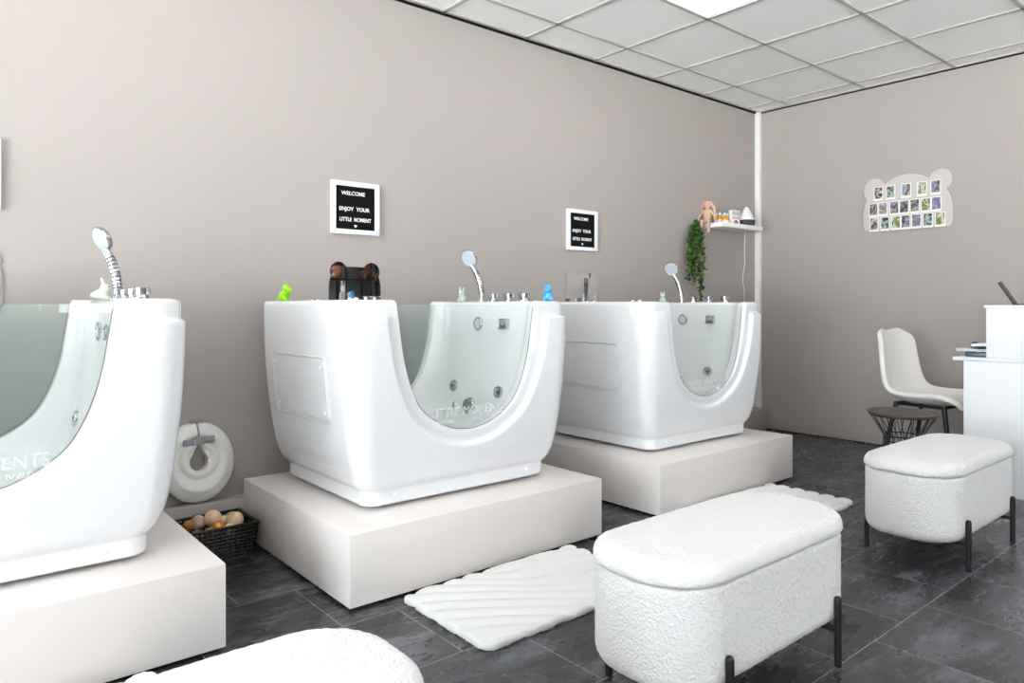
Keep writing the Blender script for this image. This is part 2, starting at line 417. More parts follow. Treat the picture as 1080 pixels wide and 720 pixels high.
# ------------------------------------------------------------------ spa tub
TH = .778; TA, TBv = .555, .45
UZ = np.array([.252, .258, .268, .298, .343, .388, .463, .56, .68, .778, .9]); UW = np.array([0., .055, .1, .165, .225, .257, .292, .32, .337, .352, .37])
def u_outline(off=0., top=.778):
    pts = [(w, z) for w, z in zip(UW, UZ) if z <= top+1e-6]
    # densify with a smooth curve
    t = np.linspace(0, len(pts)-1, 60); a = np.array(pts)
    from_idx = np.arange(len(pts))
    cs = np.stack([np.interp(t, from_idx, a[:, 0]), np.interp(t, from_idx, a[:, 1])], 1)
    for _ in range(14): cs[1:-1] = (cs[:-2]+2*cs[1:-1]+cs[2:])/4
    d = np.gradient(cs, axis=0); nrm = np.stack([d[:, 1], -d[:, 0]], 1); nrm /= np.linalg.norm(nrm, axis=1)[:, None]
    nrm[0] = (0, -1); cs = cs+nrm*off; cs[0, 0] = 0
    right = [tuple(p) for p in cs]; left = [(-x, z) for x, z in right[::-1][:-1]]
    return left+right          # from top-left down round to top-right
def poly_sdf(X, Z, poly):
    P = np.array(poly); Q = np.roll(P, -1, 0); d = np.full(np.broadcast(X, Z).shape, 1e9); inside = np.zeros(d.shape, bool)
    for (ax, az), (bx_, bz) in zip(P, Q):
        ex, ez = bx_-ax, bz-az; L2 = ex*ex+ez*ez+1e-12
        t = np.clip(((X-ax)*ex+(Z-az)*ez)/L2, 0, 1)
        d = np.minimum(d, (X-ax-t*ex)**2+(Z-az-t*ez)**2)
        c = ((az > Z) != (bz > Z)) & (X < (bx_-ax)*(Z-az)/((bz-az) if abs(bz-az) > 1e-12 else 1e-12)+ax)
        inside ^= c
    d = np.sqrt(d); return np.where(inside, -d, d)
def tub_shell():
    h = .0055
    X, Y, Z, org = grid((-TA, -TBv, 0), (TA, TBv, TH), h)
    zp = [0, .045, .056, .062, .07, .086, .12, .164, .25, .30, .42, .51, .62, .715, .9]
    fp = [1.0, 1.0, 1.02, .95, .86, .73, .57, .45, .31, .25, .12, .06, .015, 0, 0]
    zz = np.arange(-.05, .9, .002); ff = np.interp(zz, zp, fp)
    k = np.ones(5)/5; ff2 = np.convolve(np.pad(ff, 2, 'edge'), k, 'valid'); f = np.interp(Z, zz, ff2)
    a = TA-.103*f; bb = TBv-.072*f; r = .092-.035*f
    outer = rbox2(X, Y, a, bb, r)
    # flared slope correction keeps it distance-like
    outer = outer*.93
    xz = X[:, 0, 0][:, None]; zc = Z[0, 0, :][None, :]
    polyin = u_outline(); polyin = polyin+[(.36, 1.1), (-.36, 1.1)]
    polyout = u_outline(.052); polyout = polyout+[(.42, 1.1), (-.42, 1.1)]
    uin = poly_sdf(xz, zc, polyin)[:, None, :]; uout = poly_sdf(xz, zc, polyout)[:, None, :]
    # region where the surface sits back by 13 mm: the band round the window and the rim at the corners
    rim = -(Z-.715)
    rimc = smax(rim, Y+.335, .02)
    recess = smin(uout, rimc, .008)
    recess = smax(recess, -(np.abs(Y)-.16), .02)
    inner_sh = rbox2(X, Y, a-.013, bb-.021, np.maximum(r-.008, .03))*.93
    F = smin(inner_sh, smax(outer, -recess, .016), .003)
    F = smax(F, Z-TH, .02)
    F = smax(F, -Z, .01)
    # inner basin
    g = np.clip((TH-Z)/(TH-.17), 0, 1)
    ai = .395-.10*g**1.6; bi = .388-.05*g**2; ri = .10+.05*g
    bas = rbox2(X, Y, ai, bi, np.minimum(ri, .15))*.95
    bas = smax(bas, .165-Z, .12)
    F = smax(F, -bas, .03)
    F = smax(F, -uin, .008)
    return snet(F, org, h)
V, Q = tub_shell()
tub_me = mesh_np('tub_shell', V, Q)
tub_me.materials.append(M['acrylic'])
def smooth_mesh(me, it, fac=.5):
    b = bmesh.new(); b.from_mesh(me)
    for _ in range(it): bmesh.ops.smooth_vert(b, verts=b.verts, factor=fac, use_axis_x=True, use_axis_y=True, use_axis_z=True)
    b.to_mesh(me); b.free()
smooth_mesh(tub_me, 2)

FOOT = .015
def U_panel(y, th, top, off=-.001):
    o = [(x, z) for x, z in u_outline(off, .778)]
    o = [(x, min(z, top)) for x, z in o]
    return BM().prism(o, y-th/2, y+th/2)
def make_tub():
    t = empty('spa_tub', (0, 0, 0))
    s = link('shell', tub_me, None, t, (0, 0, FOOT))
    for sx in (-1, 1):
        for sy in (-1, 1): BM().cyl((sx*.36, sy*.29, 0), (sx*.36, sy*.29, FOOT+.004), .03).obj('foot', M['blackpl'], t)
    for sy, nm in ((-1, 'front_window'), (1, 'back_window')):
        g = U_panel(0, .008, .7605, -.004).obj(nm, M['glass'], t, (0, sy*.405, FOOT), smooth=50)
        e = BM(); ol = [(x, z) for x, z in u_outline(-.0025, .778) if z < .762]
        e.tube([(x, 0, z) for x, z in ol], .0012, 6).obj('gasket', M['silver'], g)
        if sy < 0:
            items = [(text_mesh('LITTLE MOMENTS', .050, .0002), Matrix.Translation((0, -.0046, .330)) @ Matrix.Rotation(PI/2, 4, 'X') @ Matrix.Diagonal((.96, 1.05, 1, 1))),
                     (text_mesh('MASSAGE  \u00b7  WELLNESS  \u00b7  BEAUTY', .022, .0003), Matrix.Translation((0, -.0046, .294)) @ Matrix.Rotation(PI/2, 4, 'X'))]
            for it in items: link('lettering', join_meshes('lettering', [it]), M['etch'], g)
    # jets, spout, light on the right end wall
    def wx(z):                      # inner end wall position
        g = min(max((TH-z)/(TH-.17), 0), 1); return .395-.10*g**1.6
    for y in (-.175, .185):
        z = .355; x = wx(z)
        j = BM().lathe([(0, .004), (.012, .006), (.02, .009), (.027, .008), (.03, .002), (.03, -.012)], 28, axis=(-1, 0, .15)).obj('water_jet', M['chrome'], t, (x-.002, y, z+FOOT))
        BM().lathe([(0, -.001), (.0085, 0), (.0085, .004), (0, .005)], 16, c=(-.006, 0, .001), axis=(-1, 0, .15)).obj('jet_nozzle', M['blackpl'], j)
    z = .272; x = wx(z)
    dr = BM().lathe([(0, .012), (.02, .012), (.036, .010), (.042, .004), (.043, -.016)], 32, axis=(-1, 0, .35)).obj('suction_cover', M['chrome'], t, (x-.004, .03, z+FOOT))
    b = BM()
    for k in range(10): b.cyl((-.0135, .026*math.cos(k*PI/5), .026*math.sin(k*PI/5)+.004), (-.016, .026*math.cos(k*PI/5), .026*math.sin(k*PI/5)+.004), .004, n=8)
    b.obj('suction_holes', M['blackpl'], dr)
    BM().lathe([(0, .008), (.012, .007), (.016, .003), (.016, -.012)], 20, axis=(-1, 0, .35)).obj('drain_button', M['chrome'], t, (x-.004, .15, z-.008+FOOT))
    z = .667; x = wx(z)
    l = BM().lathe([(.034, -.01), (.034, .006), (.031, .009), (.026, .009), (.024, .005)], 32, axis=(-1, 0, 0)).obj('underwater_light', M['chrome'], t, (x, .045, z+FOOT))
    BM().lathe([(0, .010), (.015, .009), (.025, .005), (.025, -.004)], 28, axis=(-1, 0, 0)).obj('light_lens', M['nozzle'], l)
    sp = BM().box((0, -.025, 0), (.036, .007, .052), bev=.0015).box((0, .025, 0), (.036, .007, .052), bev=.0015).box((0, 0, .022), (.036, .044, .009), bev=.0015).box((-.003, 0, -.021), (.042, .057, .008), bev=.0015).box((.004, 0, .004), (.02, .044, .028))
    sp.cyl((-.012, -.022, .010), (-.012, .022, .010), .010, n=20)
    sp = sp.obj('water_spout', M['chrome'], t, (x-.002, -.165, z+.003+FOOT)); BM().box((-.008, 0, -.010), (.008, .042, .014)).obj('spout_opening', M['blackpl'], sp)
    # deck fittings on the right end
    for y in (.02, -.10, -.215):
        k = BM().lathe([(.031, 0), (.031, .004), (.022, .007), (.021, .014), (.0265, .016), (.0275, .036), (.025, .038), (0, .0385)], 32).obj('tap_knob', M['chrome'], t, (.462, y, TH+FOOT-.001))
        BM().box((-.018, 0, .033), (.034, .012, .005), bev=.0015).obj('lever', M['chrome'], k)
    BM().lathe([(.024, 0), (.024, .005), (.017, .008), (.015, .02), (.012, .022), (0, .022)], 28).obj('shower_socket', M['chrome'], t, (.455, .105, TH+FOOT-.001))
    for y in (-.31, -.265): BM().lathe([(.010, 0), (.010, .005), (.006, .009), (0, .010)], 16).obj('air_cap', M['white'], t, (-.46, y, TH+FOOT-.001))
    for y in (.02, .07, ): BM().lathe([(.012, 0), (.012, .004), (.007, .008), (0, .009)], 16).obj('air_cap', M['chrome'], t, (-.46, y, TH+FOOT-.001))
    # access panel on the left end
    pn = BM(); rr = .03; ol = []
    for cx, cz, a0 in ((.25-rr, .115-rr, 0), (-.25+rr, .115-rr, 90), (-.25+rr, -.115+rr, 180), (.25-rr, -.115+rr, 270)):
        for q in range(7):
            an = math.radians(a0+15*q); ol.append((cx+rr*math.cos(an), cz+rr*math.sin(an)))
    pn.prism(ol, -.006, .012, axis='x')
    me = pn.mesh('access_panel'); pb = bmesh.new(); pb.from_mesh(me)
    es = [e for e in pb.edges if all(abs(v.co.x+.006) < 1e-5 for v in e.verts)]
    bmesh.ops.bevel(pb, geom=es, offset=.003, segments=3, affect='EDGES'); pb.to_mesh(me); pb.free()
    p = link('access_panel', me, M['acrylic'], t, (-TA+.103*.105-.0015, 0, .435+FOOT)); p.rotation_euler = (0, math.radians(-5.5), 0)
    for sy in (-1, 1):
        for sz in (-1, 1): BM().lathe([(.0075, -.001), (.0075, .002), (.005, .0045), (0, .005)], 14, c=(-.006, sy*.222, sz*.088), axis=(-1, 0, 0)).obj('screw', M['white'], p)
    # rolled lip the panel sits in
    lip = [(x*1.045, z*1.09) for x, z in ol]
    BM().tube([(-.0015, x, z) for x, z in lip], .0042, 8, closed=True).obj('panel_rim', M['acrylic'], p)
    for sx in (-1, 1): BM().lathe([(.009, -.001), (.009, .003), (.006, .007), (0, .008)], 16, axis=(0, -1, 0)).obj('base_screw', M['white'], t, (sx*.33, -TBv+.072+.001, .034+FOOT))
    return t
tub = make_tub()
tubs = [tub, copy_tree(tub), copy_tree(tub)]
TX = [.085, 1.72, 3.358]; TY = 2.742
for t, x, lab in zip(tubs, TX, ('leftmost white baby spa tub, nearest the camera and cut by the left edge',
        'middle white baby spa tub with a lime green toy on its left rim',
        'farthest white baby spa tub, on the platform next to the room corner')):
    t.location = (x, TY, PH); tag(t, lab, 'bathtub', 'white baby spa tubs')

# hand showers
TT = PH+FOOT+TH
def make_shower():
    t = empty('hand_shower', (0, 0, 0))
    pts = [(0, 0, .0), (0, .003, .03), (-.004, .010, .07), (-.012, .02, .11), (-.024, .032, .145), (-.034, .042, .165)]
    b = BM(); b.tube(pts, [.0125, .0135, .0145, .015, .0135, .012], 16)
    hd = b.obj('handle', M['chrome'], t)
    b = BM()
    for i in range(9):
        u = .15+i*.07; k = u*(len(pts)-1); a = int(k); f = k-a
        p = Vector(pts[a]).lerp(Vector(pts[a+1]), f); q = Vector(pts[min(a+2, 5)])-Vector(pts[a])
        b.cyl(p-q.normalized()*.0015, p+q.normalized()*.0015, .0160, n=16)
    b.obj('grip_ring', M['blackpl'], hd)
    ax = Vector((-.86, -.30, -.40)).normalized()
    c = Vector((-.040, .052, .200))
    hh = BM().lathe([(0, -.017), (.02, -.017), (.040, -.011), (.0455, -.003), (.0455, .006), (.043, .008)], 36, c=c, axis=ax).obj('shower_head', M['chrome'], t)
    BM().lathe([(.043, .006), (.041, .0095), (0, .011)], 36, c=c, axis=ax).obj('spray_face', M['nozzle'], hh)
    b = BM(); e1 = ax.orthogonal().normalized(); e2 = ax.cross(e1)
    for r, nn in ((.012, 6), (.024, 12), (.034, 18)):
        for i in range(nn):
            an = 2*PI*i/nn; b.sph(c+ax*.0098+e1*r*math.cos(an)+e2*r*math.sin(an), .0016, u=6, v=4)
    b.obj('spray_nozzles', M['greyprint'], hh)
    return t
sh = make_shower()
for i, (x, lab) in enumerate(zip(TX, ('chrome hand shower with white spray face on the leftmost tub, seen side on',
        'chrome hand shower with white spray face standing on the middle tub',
        'chrome hand shower on the farthest tub, left of the trailing plant'))):
    o = sh if i == 0 else copy_tree(sh)
    o.location = (x+.455, TY+.105, TT+.018); tag(o, lab, 'shower head', 'chrome hand showers')

# rubber bath toys
def toy(name, m, items, loc, rz, lab, eye=(.0, 0, 0), h=.0022):
    t = empty(name, loc, rz)
    blobs('body', items, (-.04, -.032, 0), (.04, .032, .08), h, .008, m, t)
    b = BM()
    for s in (-1, 1): b.sph((eye[0], s*eye[1], eye[2]), .0028, u=8, v=6)
    b.obj('eye', M['blackpl'], t)
    tag(t, lab, 'bath toy', 'rubber bath toys on the tub rims'); return t
dino = [('e', (-.004, 0, .022), (.022, .018, .022)), ('e', (.010, 0, .054), (.019, .016, .016)), ('e', (.022, 0, .049), (.014, .012, .010)),
        ('c', (-.012, 0, .014), (-.036, 0, .007), .014, .004), ('c', (.006, .014, .012), (.018, .016, .005), .009, .006), ('c', (.006, -.014, .012), (.018, -.016, .005), .009, .006),
        ('e', (-.002, 0, .070), (.004, .003, .006)), ('e', (.008, .01, .069), (.005, .005, .005)), ('e', (.008, -.01, .069), (.005, .005, .005)), ('c', (.008, .016, .032), (.02, .018, .03), .005, .004), ('c', (.008, -.016, .032), (.02, -.018, .03), .005, .004)]
duck = [('e', (-.004, 0, .018), (.026, .02, .018)), ('e', (.008, 0, .048), (.02, .018, .018)), ('e', (.028, 0, .044), (.009, .008, .005)), ('c', (-.02, 0, .022), (-.036, 0, .034), .008, .003),
        ('e', (-.004, .018, .02), (.014, .006, .01)), ('e', (-.004, -.018, .02), (.014, .006, .01))]
bunnyt = [('e', (-.004, 0, .018), (.024, .02, .017)), ('e', (.010, 0, .040), (.016, .015, .014)), ('c', (.006, .008, .050), (-.002, .011, .070), .005, .004), ('c', (.006, -.008, .050), (.0, -.010, .070), .005, .004),
          ('e', (-.028, 0, .014), (.007, .007, .007)), ('c', (.006, .014, .008), (.018, .014, .006), .007, .006), ('c', (.006, -.014, .008), (.018, -.014, .006), .007, .006)]
toy('rubber_dinosaur', M['green'], dino, (1.245, 3.08, TT-.001), -.9, 'lime green rubber dinosaur on the left end of the middle tub', (.024, .010, .056))
toy('rubber_dinosaur', M['blue'], dino, (2.165, 2.345, TT-.001), -2.3, 'bright blue rubber dinosaur on the front right corner of the middle tub', (.024, .010, .056))
toy('rubber_rabbit', M['pale'], bunnyt, (2.15, 2.985, TT-.001), -2.6, 'pale green rubber rabbit beside the hand shower of the middle tub', (.022, .010, .043))
toy('rubber_rabbit', M['pale'], bunnyt, (.475, 2.76, TT-.001), -.3, 'pale green rubber rabbit at the shower foot of the leftmost tub', (.022, .010, .043))
toy('rubber_rabbit', M['pale'], bunnyt, (3.79, 2.985, TT-.001), -2.4, 'pale green rubber rabbit on the farthest tub, left of its shower', (.022, .010, .043))

# ------------------------------------------------------------------ bear mirrors and letter boards
def bear_outline(w, hgt, n=90, ear=.27, earx=.62):
    """bear head silhouette: round ears over a squarish head; x in [-w/2,w/2], z in [0,hgt]"""
    pts = []; rx = w/2*.97; rz = hgt*.46; cz = hgt*.46
    er = w*ear/2*1.15; ex = w/2*earx; ez = hgt-er
    for i in range(n*4):
        an = 2*PI*i/(n*4)+PI/2; cx, sx = math.cos(an), math.sin(an)
        p = 3.2; rr = 1/((abs(cx)/rx)**p+(abs(sx)/rz)**p)**(1/p); best = rr
        for s in (-1, 1):   # ray from the head centre against each ear circle
            ox, oz = s*ex, ez-cz; bq = ox*cx+oz*sx; cq = ox*ox+oz*oz-er*er; dq = bq*bq-cq
            if dq > 0: best = max(best, bq+math.sqrt(dq))
        pts.append((cx*best, cz+sx*best))
    return pts[::-1]
for i, (x0, x1) in enumerate(((-.053, .243), (1.55, 1.847), (3.18, 3.489))):
    w = x1-x0; x = (x0+x1)/2
    t = empty('bear_mirror', (x, WL, .955))
    BM().prism(bear_outline(w, .297), -.006, -.003).obj('mirror_face', M['mirror'], t, smooth=20)
    BM().prism(bear_outline(w, .297), -.003, -.0005).obj('backing', M['silver'], t, smooth=20)
    tag(t, ('bear head shaped wall mirror behind the leftmost tub, only its ear in view', 'bear head shaped mirror with a dark reflection, behind the middle tub', 'bear head shaped mirror behind the farthest tub, a hand shower reflected in it')[i], 'mirror', 'bear shaped wall mirrors')
heart = [(16*math.sin(a)**3/16, (13*math.cos(a)-5*math.cos(2*a)-2*math.cos(3*a)-math.cos(4*a))/16) for a in [2*PI*k/40 for k in range(40)]]
for i, (x0, x1) in enumerate(((-.05, .23), (1.562, 1.829), (3.192, 3.47))):
    w = x1-x0; x = (x0+x1)/2; hh = .265; y = WL; z = 1.525
    t = empty('letter_board', (x, y, z)); fw = .0235
    b = BM()
    for s in (-1, 1): b.box((s*(w/2-fw/2), -.0115, 0), (fw, .022, hh), bev=.0015); b.box((0, -.0115, s*(hh/2-fw/2)), (w-2*fw, .022, fw), bev=.0015)
    b.obj('frame', M['white'], t)
    f = BM().box((0, -.006, 0), (w-2*fw+.004, .010, hh-2*fw+.004))
    for q in range(24): f.box((0, -.0112, -.105+q*.0091), (w-2*fw, .001, .006))
    f.obj('felt_panel', M['felt'], t, smooth=0)
    R = lambda xx, zz, s=1, sx=1: Matrix.Translation((xx, -.013, zz)) @ Matrix.Rotation(PI/2, 4, 'X') @ Matrix.Diagonal((s*sx, s, 1, 1))
    S = .027
    for nm, (me, mtx) in (('letters', (text_mesh('WELCOME', S, .001, .0004), R(-.012, .073))), ('letters', (text_mesh('ENJOY  YOUR', S, .001, .0004), R(-.006, -.006))),
                          ('letters', (text_mesh('LITTLE  MOMENT', S, .001, .0004), R(0, -.059, 1, .84))), ('heart', (BM().prism([(a*.008, c*.008) for a, c in heart], -.001, .001, axis='z').mesh('heart', 0), R(0, -.09)))):
        link(nm, join_meshes(nm, [(me, mtx)]), M['letter'], t)
    tag(t, ('white framed letter board at the left edge of the photo, above the leftmost tub', 'white framed black letter board reading welcome, on the wall above the middle tub', 'smaller looking white framed letter board on the wall above the farthest tub')[i], 'letter board', 'letter boards on the left wall')

# ------------------------------------------------------------------ neck float and ball basket
def make_float():
    t = empty('neck_float', (.928, 3.235, .176)); t.rotation_euler = (math.radians(-9), 0, 0)
    h = .003; X, Y, Z, org = grid((-.165, -.045, 0), (.165, .045, .36), h)
    zc = .175
    R = np.sqrt((X/.158)**2+((Z-zc)/.175)**2)             # ellipse radius
    d2 = (R-1)*.16
    # tear-drop hole
    hx, hz = X, Z-.172; hole = np.hypot(hx, hz)-.036
    tip = np.maximum(np.abs(hx)*.88+(hz-.082)*.47, .010-hz)
    hole = smin(hole, tip, .006)
    slit = smax(np.abs(X)-.0025, .2-Z, .004)
    body = smax(d2, -hole, .02)
    # puffed thickness: thick rim, dished centre
    rad = np.hypot(X, Z-.185)
    th = .038*np.sqrt(np.clip(-d2/.045, 0, 1))*(1-.30*np.exp(-((rad-.088)/.012)**2)-.25*np.exp(-((rad-.045)/.012)**2))+.002
    F = smax(body, np.abs(Y)-th, .012)
    F = smax(F, -slit, .004)
    sdf_obj('inflatable_ring', F*1., org, h, M['foam'], t)
    b = BM().box((.036, -.038, .268), (.06, .008, .030), bev=.003).box((-.036, -.038, .262), (.06, .008, .026), bev=.003).box((.004, -.045, .266), (.034, .008, .036), bev=.003).box((-.02, -.044, .262), (.016, .006, .03), bev=.002)
    b.obj('buckle', M['clip'], t)
    BM().box((0, -.02, .352), (.06, .012, .012), bev=.003).obj('top_clip', M['clip'], t)
    me = text_mesh('baby', .016, .0003); me.transform(Matrix.Translation((.01, -.030, .045)) @ Matrix.Rotation(PI/2, 4, 'X')); me.materials.clear(); 
    b = BM()
    for q in range(3): b.lathe([(0, 0), (.003+.0015*q, .0005), (0, .001)], 8, c=(-.032, -.0345, .062-q*.007), axis=(0, -1, 0))
    b.box((.02, -.0335, .052), (.06, .0006, .0025)); b.obj('print', M['clip'], t)
    bpy.data.meshes.remove(me)
    tag(t, 'white inflatable baby neck float with grey buckles, propped on the wall ledge', 'neck float')
make_float()
def basket():
    t = empty('ball_basket', (.905, 3.05, 0)); w0, d0, w1, d1, hh = .30, .20, .335, .235, .135
    b = BM()
    b.box((0, 0, .004), (w0-.01, d0-.01, .006))
    nz = 9; nx = 16; ny = 11
    def wall(u0, u1, nu):      # perforated side as a lattice
        for k in range(nz+1):
            f = k/nz; a = Vector(u0[0]).lerp(Vector(u0[1]), f); c = Vector(u1[0]).lerp(Vector(u1[1]), f)
            b.tube([a, c], .0042, 5)
        for k in range(nu+1):
            f = k/nu; a = Vector(u0[0]).lerp(Vector(u1[0]), f); c = Vector(u0[1]).lerp(Vector(u1[1]), f)
            b.tube([a, c], .0044, 5)
    cb = [(-w0/2, -d0/2, .002), (w0/2, -d0/2, .002), (w0/2, d0/2, .002), (-w0/2, d0/2, .002)]; ct = [(-w1/2, -d1/2, hh), (w1/2, -d1/2, hh), (w1/2, d1/2, hh), (-w1/2, d1/2, hh)]
    for i in range(4):
        j = (i+1) % 4; wall((cb[i], ct[i]), (cb[j], ct[j]), nx if i % 2 == 0 else ny)
    b.obj('lattice_body', M['blackpl'], t, smooth=0)
    r = BM()
    for i in range(4):
        a, c = Vector(ct[i]), Vector(ct[(i+1) % 4]); m_ = (a+c)/2; L = (c-a).length
        r.box((m_.x, m_.y, hh), (L+.012, .014, .012) if i % 2 == 0 else (.014, L+.012, .012), bev=.003)
    r.obj('rim', M['blackpl'], t)
    BM().box((0, 0, .030), (w0-.004, d0-.004, .040), bev=.004).obj('liner', M['blackpl'], t)
    tag(t, 'black lattice plastic basket of play balls on the floor between two platforms', 'basket')
basket()
balls = [('gold', .852, 3.115, .118, .024, 'small gold ball at the left edge of the black basket, beside the platform'), ('beige', .893, 3.13, .122, .029, 'beige ball at the back left of the basket, behind the clear one'),
         ('clearball', .866, 3.055, .135, .034, 'clear see-through ball at the left of the basket'), ('beige', .945, 3.105, .135, .035, 'large beige ball at the back of the basket, under the neck float'),
         ('gold', .942, 3.03, .115, .028, 'gold ball in the middle of the basket, in front of the large beige ball'), ('gold', .898, 2.99, .108, .024, 'gold ball at the front of the basket, left of centre'),
         ('gold', .848, 2.985, .108, .025, 'front left gold ball below the clear ball in the basket'), ('beige', .985, 3.085, .120, .024, 'small beige ball between the two large beige balls in the basket'),
         ('gold', 1.028, 3.115, .118, .028, 'gold ball in the back right corner of the basket'), ('beige', 1.012, 3.03, .132, .035, 'large beige ball at the right end of the basket'), ('cream', .975, 2.99, .112, .022, 'small cream ball at the basket front, left of the large right one')]
for m, x, y, z, r, lab in balls:
    o = BM().sph((0, 0, 0), r, u=28, v=18).obj('play_ball', M[m], None, (x, y, z)); tag(o, lab, 'ball', 'play balls in the black basket')

# ------------------------------------------------------------------ rugs
def make_rug():
    h = .0042; L, Wd = .83, .49
    X, Y, Z, org = grid((-L/2-.02, -Wd/2-.02, 0), (L/2+.02, Wd/2+.02, .035), h)
    x = X; y = Y
    # carved wave lines running from the back edge round to the right end
    g = (x*.50+y*1.0+.06*np.sin(x*8.5+1.2+y*3)+.012*np.sin(x*17+y*9))/.088
    wave = 1-np.abs(np.sin(g*PI))**.7                      # 1 in the groove
    edge = rbox2(x, y, L/2, Wd/2, .035)+.018*wave**2*((y > Wd/2-.1) | (x > L/2-.1))+.002*np.sin(x*40)*np.sin(y*45)
    top = .027-.013*wave
    nz = soft_noise((X.shape[0], Y.shape[1], 1), 1)
    top = top+.0004*nz
    F = smax(edge, Z-top, .014); F = np.maximum(F, .0-Z)
    F = F+.0002*soft_noise(F.shape, 1)
    V, Q = snet(F, org, h); return mesh_np('wave_rug', V, Q)
rug_me = make_rug(); rug_me.materials.append(M['rug'])
for (x, y, lab) in ((.085, 1.905, 'white wave pattern bath mat by the leftmost platform, mostly hidden by the nearest bench'), (1.70, 1.905, 'white wave pattern bath mat in front of the middle platform'), (3.305, 1.92, 'white wave pattern bath mat behind the middle bench, below the farthest platform')):
    o = link('bath_mat', rug_me, None, None, (x, y, .0008)); tag(o, lab, 'rug', 'white bath mats in front of the platforms')

# ------------------------------------------------------------------ boucle benches
def make_bench():
    t = empty('storage_bench', (0, 0, 0)); L, Wd = .86, .37; h = .0045
    def part(name, z0, z1, grow, rt, rb, dome=0):
        X, Y, Z, org = grid((-L/2-.012, -Wd/2-.012, z0), (L/2+.012, Wd/2+.012, z1+.02), h)
        d = rbox2(X, Y, L/2+grow, Wd/2+grow, .155+grow)
        zt = z1+dome*(1-(np.abs(X)/(L/2))**2.5)*(1-(np.abs(Y)/(Wd/2))**2.5)
        F = smax(d, Z-zt, rt); F = smax(F, z0-Z, rb)
        F = F+.00045*soft_noise(F.shape, 1)
        return sdf_obj(name, F, org, h, M['boucle'], t)
    part('body', .110, .366, -.002, .012, .05)
    part('lid', .368, .420, .004, .045, .016, .006)
    for sx in (-1, 1):
        for sy in (-1, 1):
            x = sx*.27; y = sy*(Wd/2+.008)
            l = BM().cyl((x, y, 0), (x, y, .19), .0105, n=18).sph((x, y, .19), .0105, u=18, v=10)
            l.obj('leg', M['blackmetal'], t)
    BM().box((-.27, 0, .104), (.02, Wd+.01, .012)).box((.27, 0, .104), (.02, Wd+.01, .012)).obj('leg_frame', M['blackmetal'], t, smooth=0)
    return t
bench = make_bench()
for i, (x, y, lab) in enumerate(((.24, 1.12, 'nearest white boucle bench, only its rounded end showing at the bottom edge'), (1.745, 1.155, 'white boucle storage bench in the middle, largest of the three'), (3.39, 1.172, 'white boucle storage bench at the right, in front of the desk and wire stool'))):
    o = bench if i == 0 else copy_tree(bench)
    o.location = (x, y, 0); tag(o, lab, 'bench', 'white boucle storage benches')

# ------------------------------------------------------------------ corner shelf and its things
SZ = 1.668
o = BM().box(((4.66+5.22)/2, 3.195, SZ-.018), (.56, .188, .036), bev=.003).obj('wall_shelf', M['white']); tag(o, 'white floating shelf on the left wall near the room corner', 'shelf')
def plush():
    t = empty('plush_bunny', (4.672, 3.248, SZ)); t.rotation_euler = (0, 0, math.radians(205)); h = .0028
    it = [('e', (0, 0, .062), (.030, .028, .056)), ('e', (.006, 0, .142), (.030, .027, .030)), ('e', (.024, 0, .136), (.016, .014, .012)),
          ('c', (.0, .024, .160), (-.006, .052, .120), .011, .010), ('c', (-.006, .052, .120), (-.004, .058, .078), .012, .009),
          ('c', (.0, -.024, .160), (-.014, -.044, .128), .011, .010), ('c', (-.014, -.044, .128), (-.016, -.048, .085), .012, .009),
          ('c', (0, .024, .098), (.018, .058, .052), .009, .008), ('c', (.018, .058, .052), (.026, .062, .028), .008, .009),
          ('c', (0, -.024, .098), (.016, -.056, .056), .009, .008), ('c', (.016, -.056, .056), (.03, -.060, .03), .008, .009),
          ('c', (.01, .016, .016), (.060, .022, .012), .014, .011), ('c', (.060, .022, .012), (.066, .022, -.055), .011, .010), ('c', (.066, .022, -.055), (.088, .022, -.074), .011, .010),
          ('c', (.01, -.016, .016), (.058, -.030, .013), .014, .011), ('c', (.058, -.030, .013), (.078, -.034, -.040), .011, .010), ('c', (.078, -.034, -.040), (.098, -.036, -.055), .011, .010)]
    blobs('body', it, (-.05, -.075, -.09), (.12, .078, .185), h, .006, M['bunny'], t)
    BM().sph((.031, .010, .150), .0022, u=6, v=5).sph((.031, -.010, .150), .0022, u=6, v=5).obj('eye', M['blackpl'], t)
    tag(t, 'peach plush rabbit with long ears sitting on the left end of the shelf', 'plush toy')
plush()
bz = SZ+.0005
for i, (x, y, lab) in enumerate(((4.775, 3.205, 'leftmost amber oil bottle on the shelf, next to the plush rabbit'), (4.80, 3.255, 'back row amber bottle, second from the left on the shelf'), (4.835, 3.24, 'amber bottle in the middle of the back row on the shelf'), (4.825, 3.195, 'amber bottle at the front centre of the shelf group'), (4.875, 3.205, 'front amber bottle nearest the white card'), (4.885, 3.25, 'amber bottle half hidden behind the white card'))):
    t = empty('oil_bottle', (x, y, bz))
    BM().lathe([(0, .001), (.0145, .001), (.0145, .055), (.012, .062), (.007, .066), (.007, .070)], 20).obj('bottle_body', M['amber'], t)
    BM().lathe([(.0150, .010), (.0150, .034)], 20).obj('label', M['label'], t)
    BM().lathe([(.0095, .066), (.0095, .088), (.008, .090), (0, .090)], 16).obj('cap', M['white'], t)
    tag(t, lab, 'bottle', 'amber oil bottles on the shelf')
t = empty('gift_card_box', (4.952, 3.19, bz)); t.rotation_euler = (0, 0, -.12)
BM().box((0, 0, .059), (.098, .030, .117), bev=.001).obj('box_body', M['label'], t)
b = BM()
for q in range(4): b.box((-.012+.022*(q-1), -.0152, .092), (.013, .0006, .028))
for q in range(4): b.box((-.012+.022*(q-1), -.0152, .058), (.013, .0006, .02))
b.obj('print', M['greyprint'], t, smooth=0)
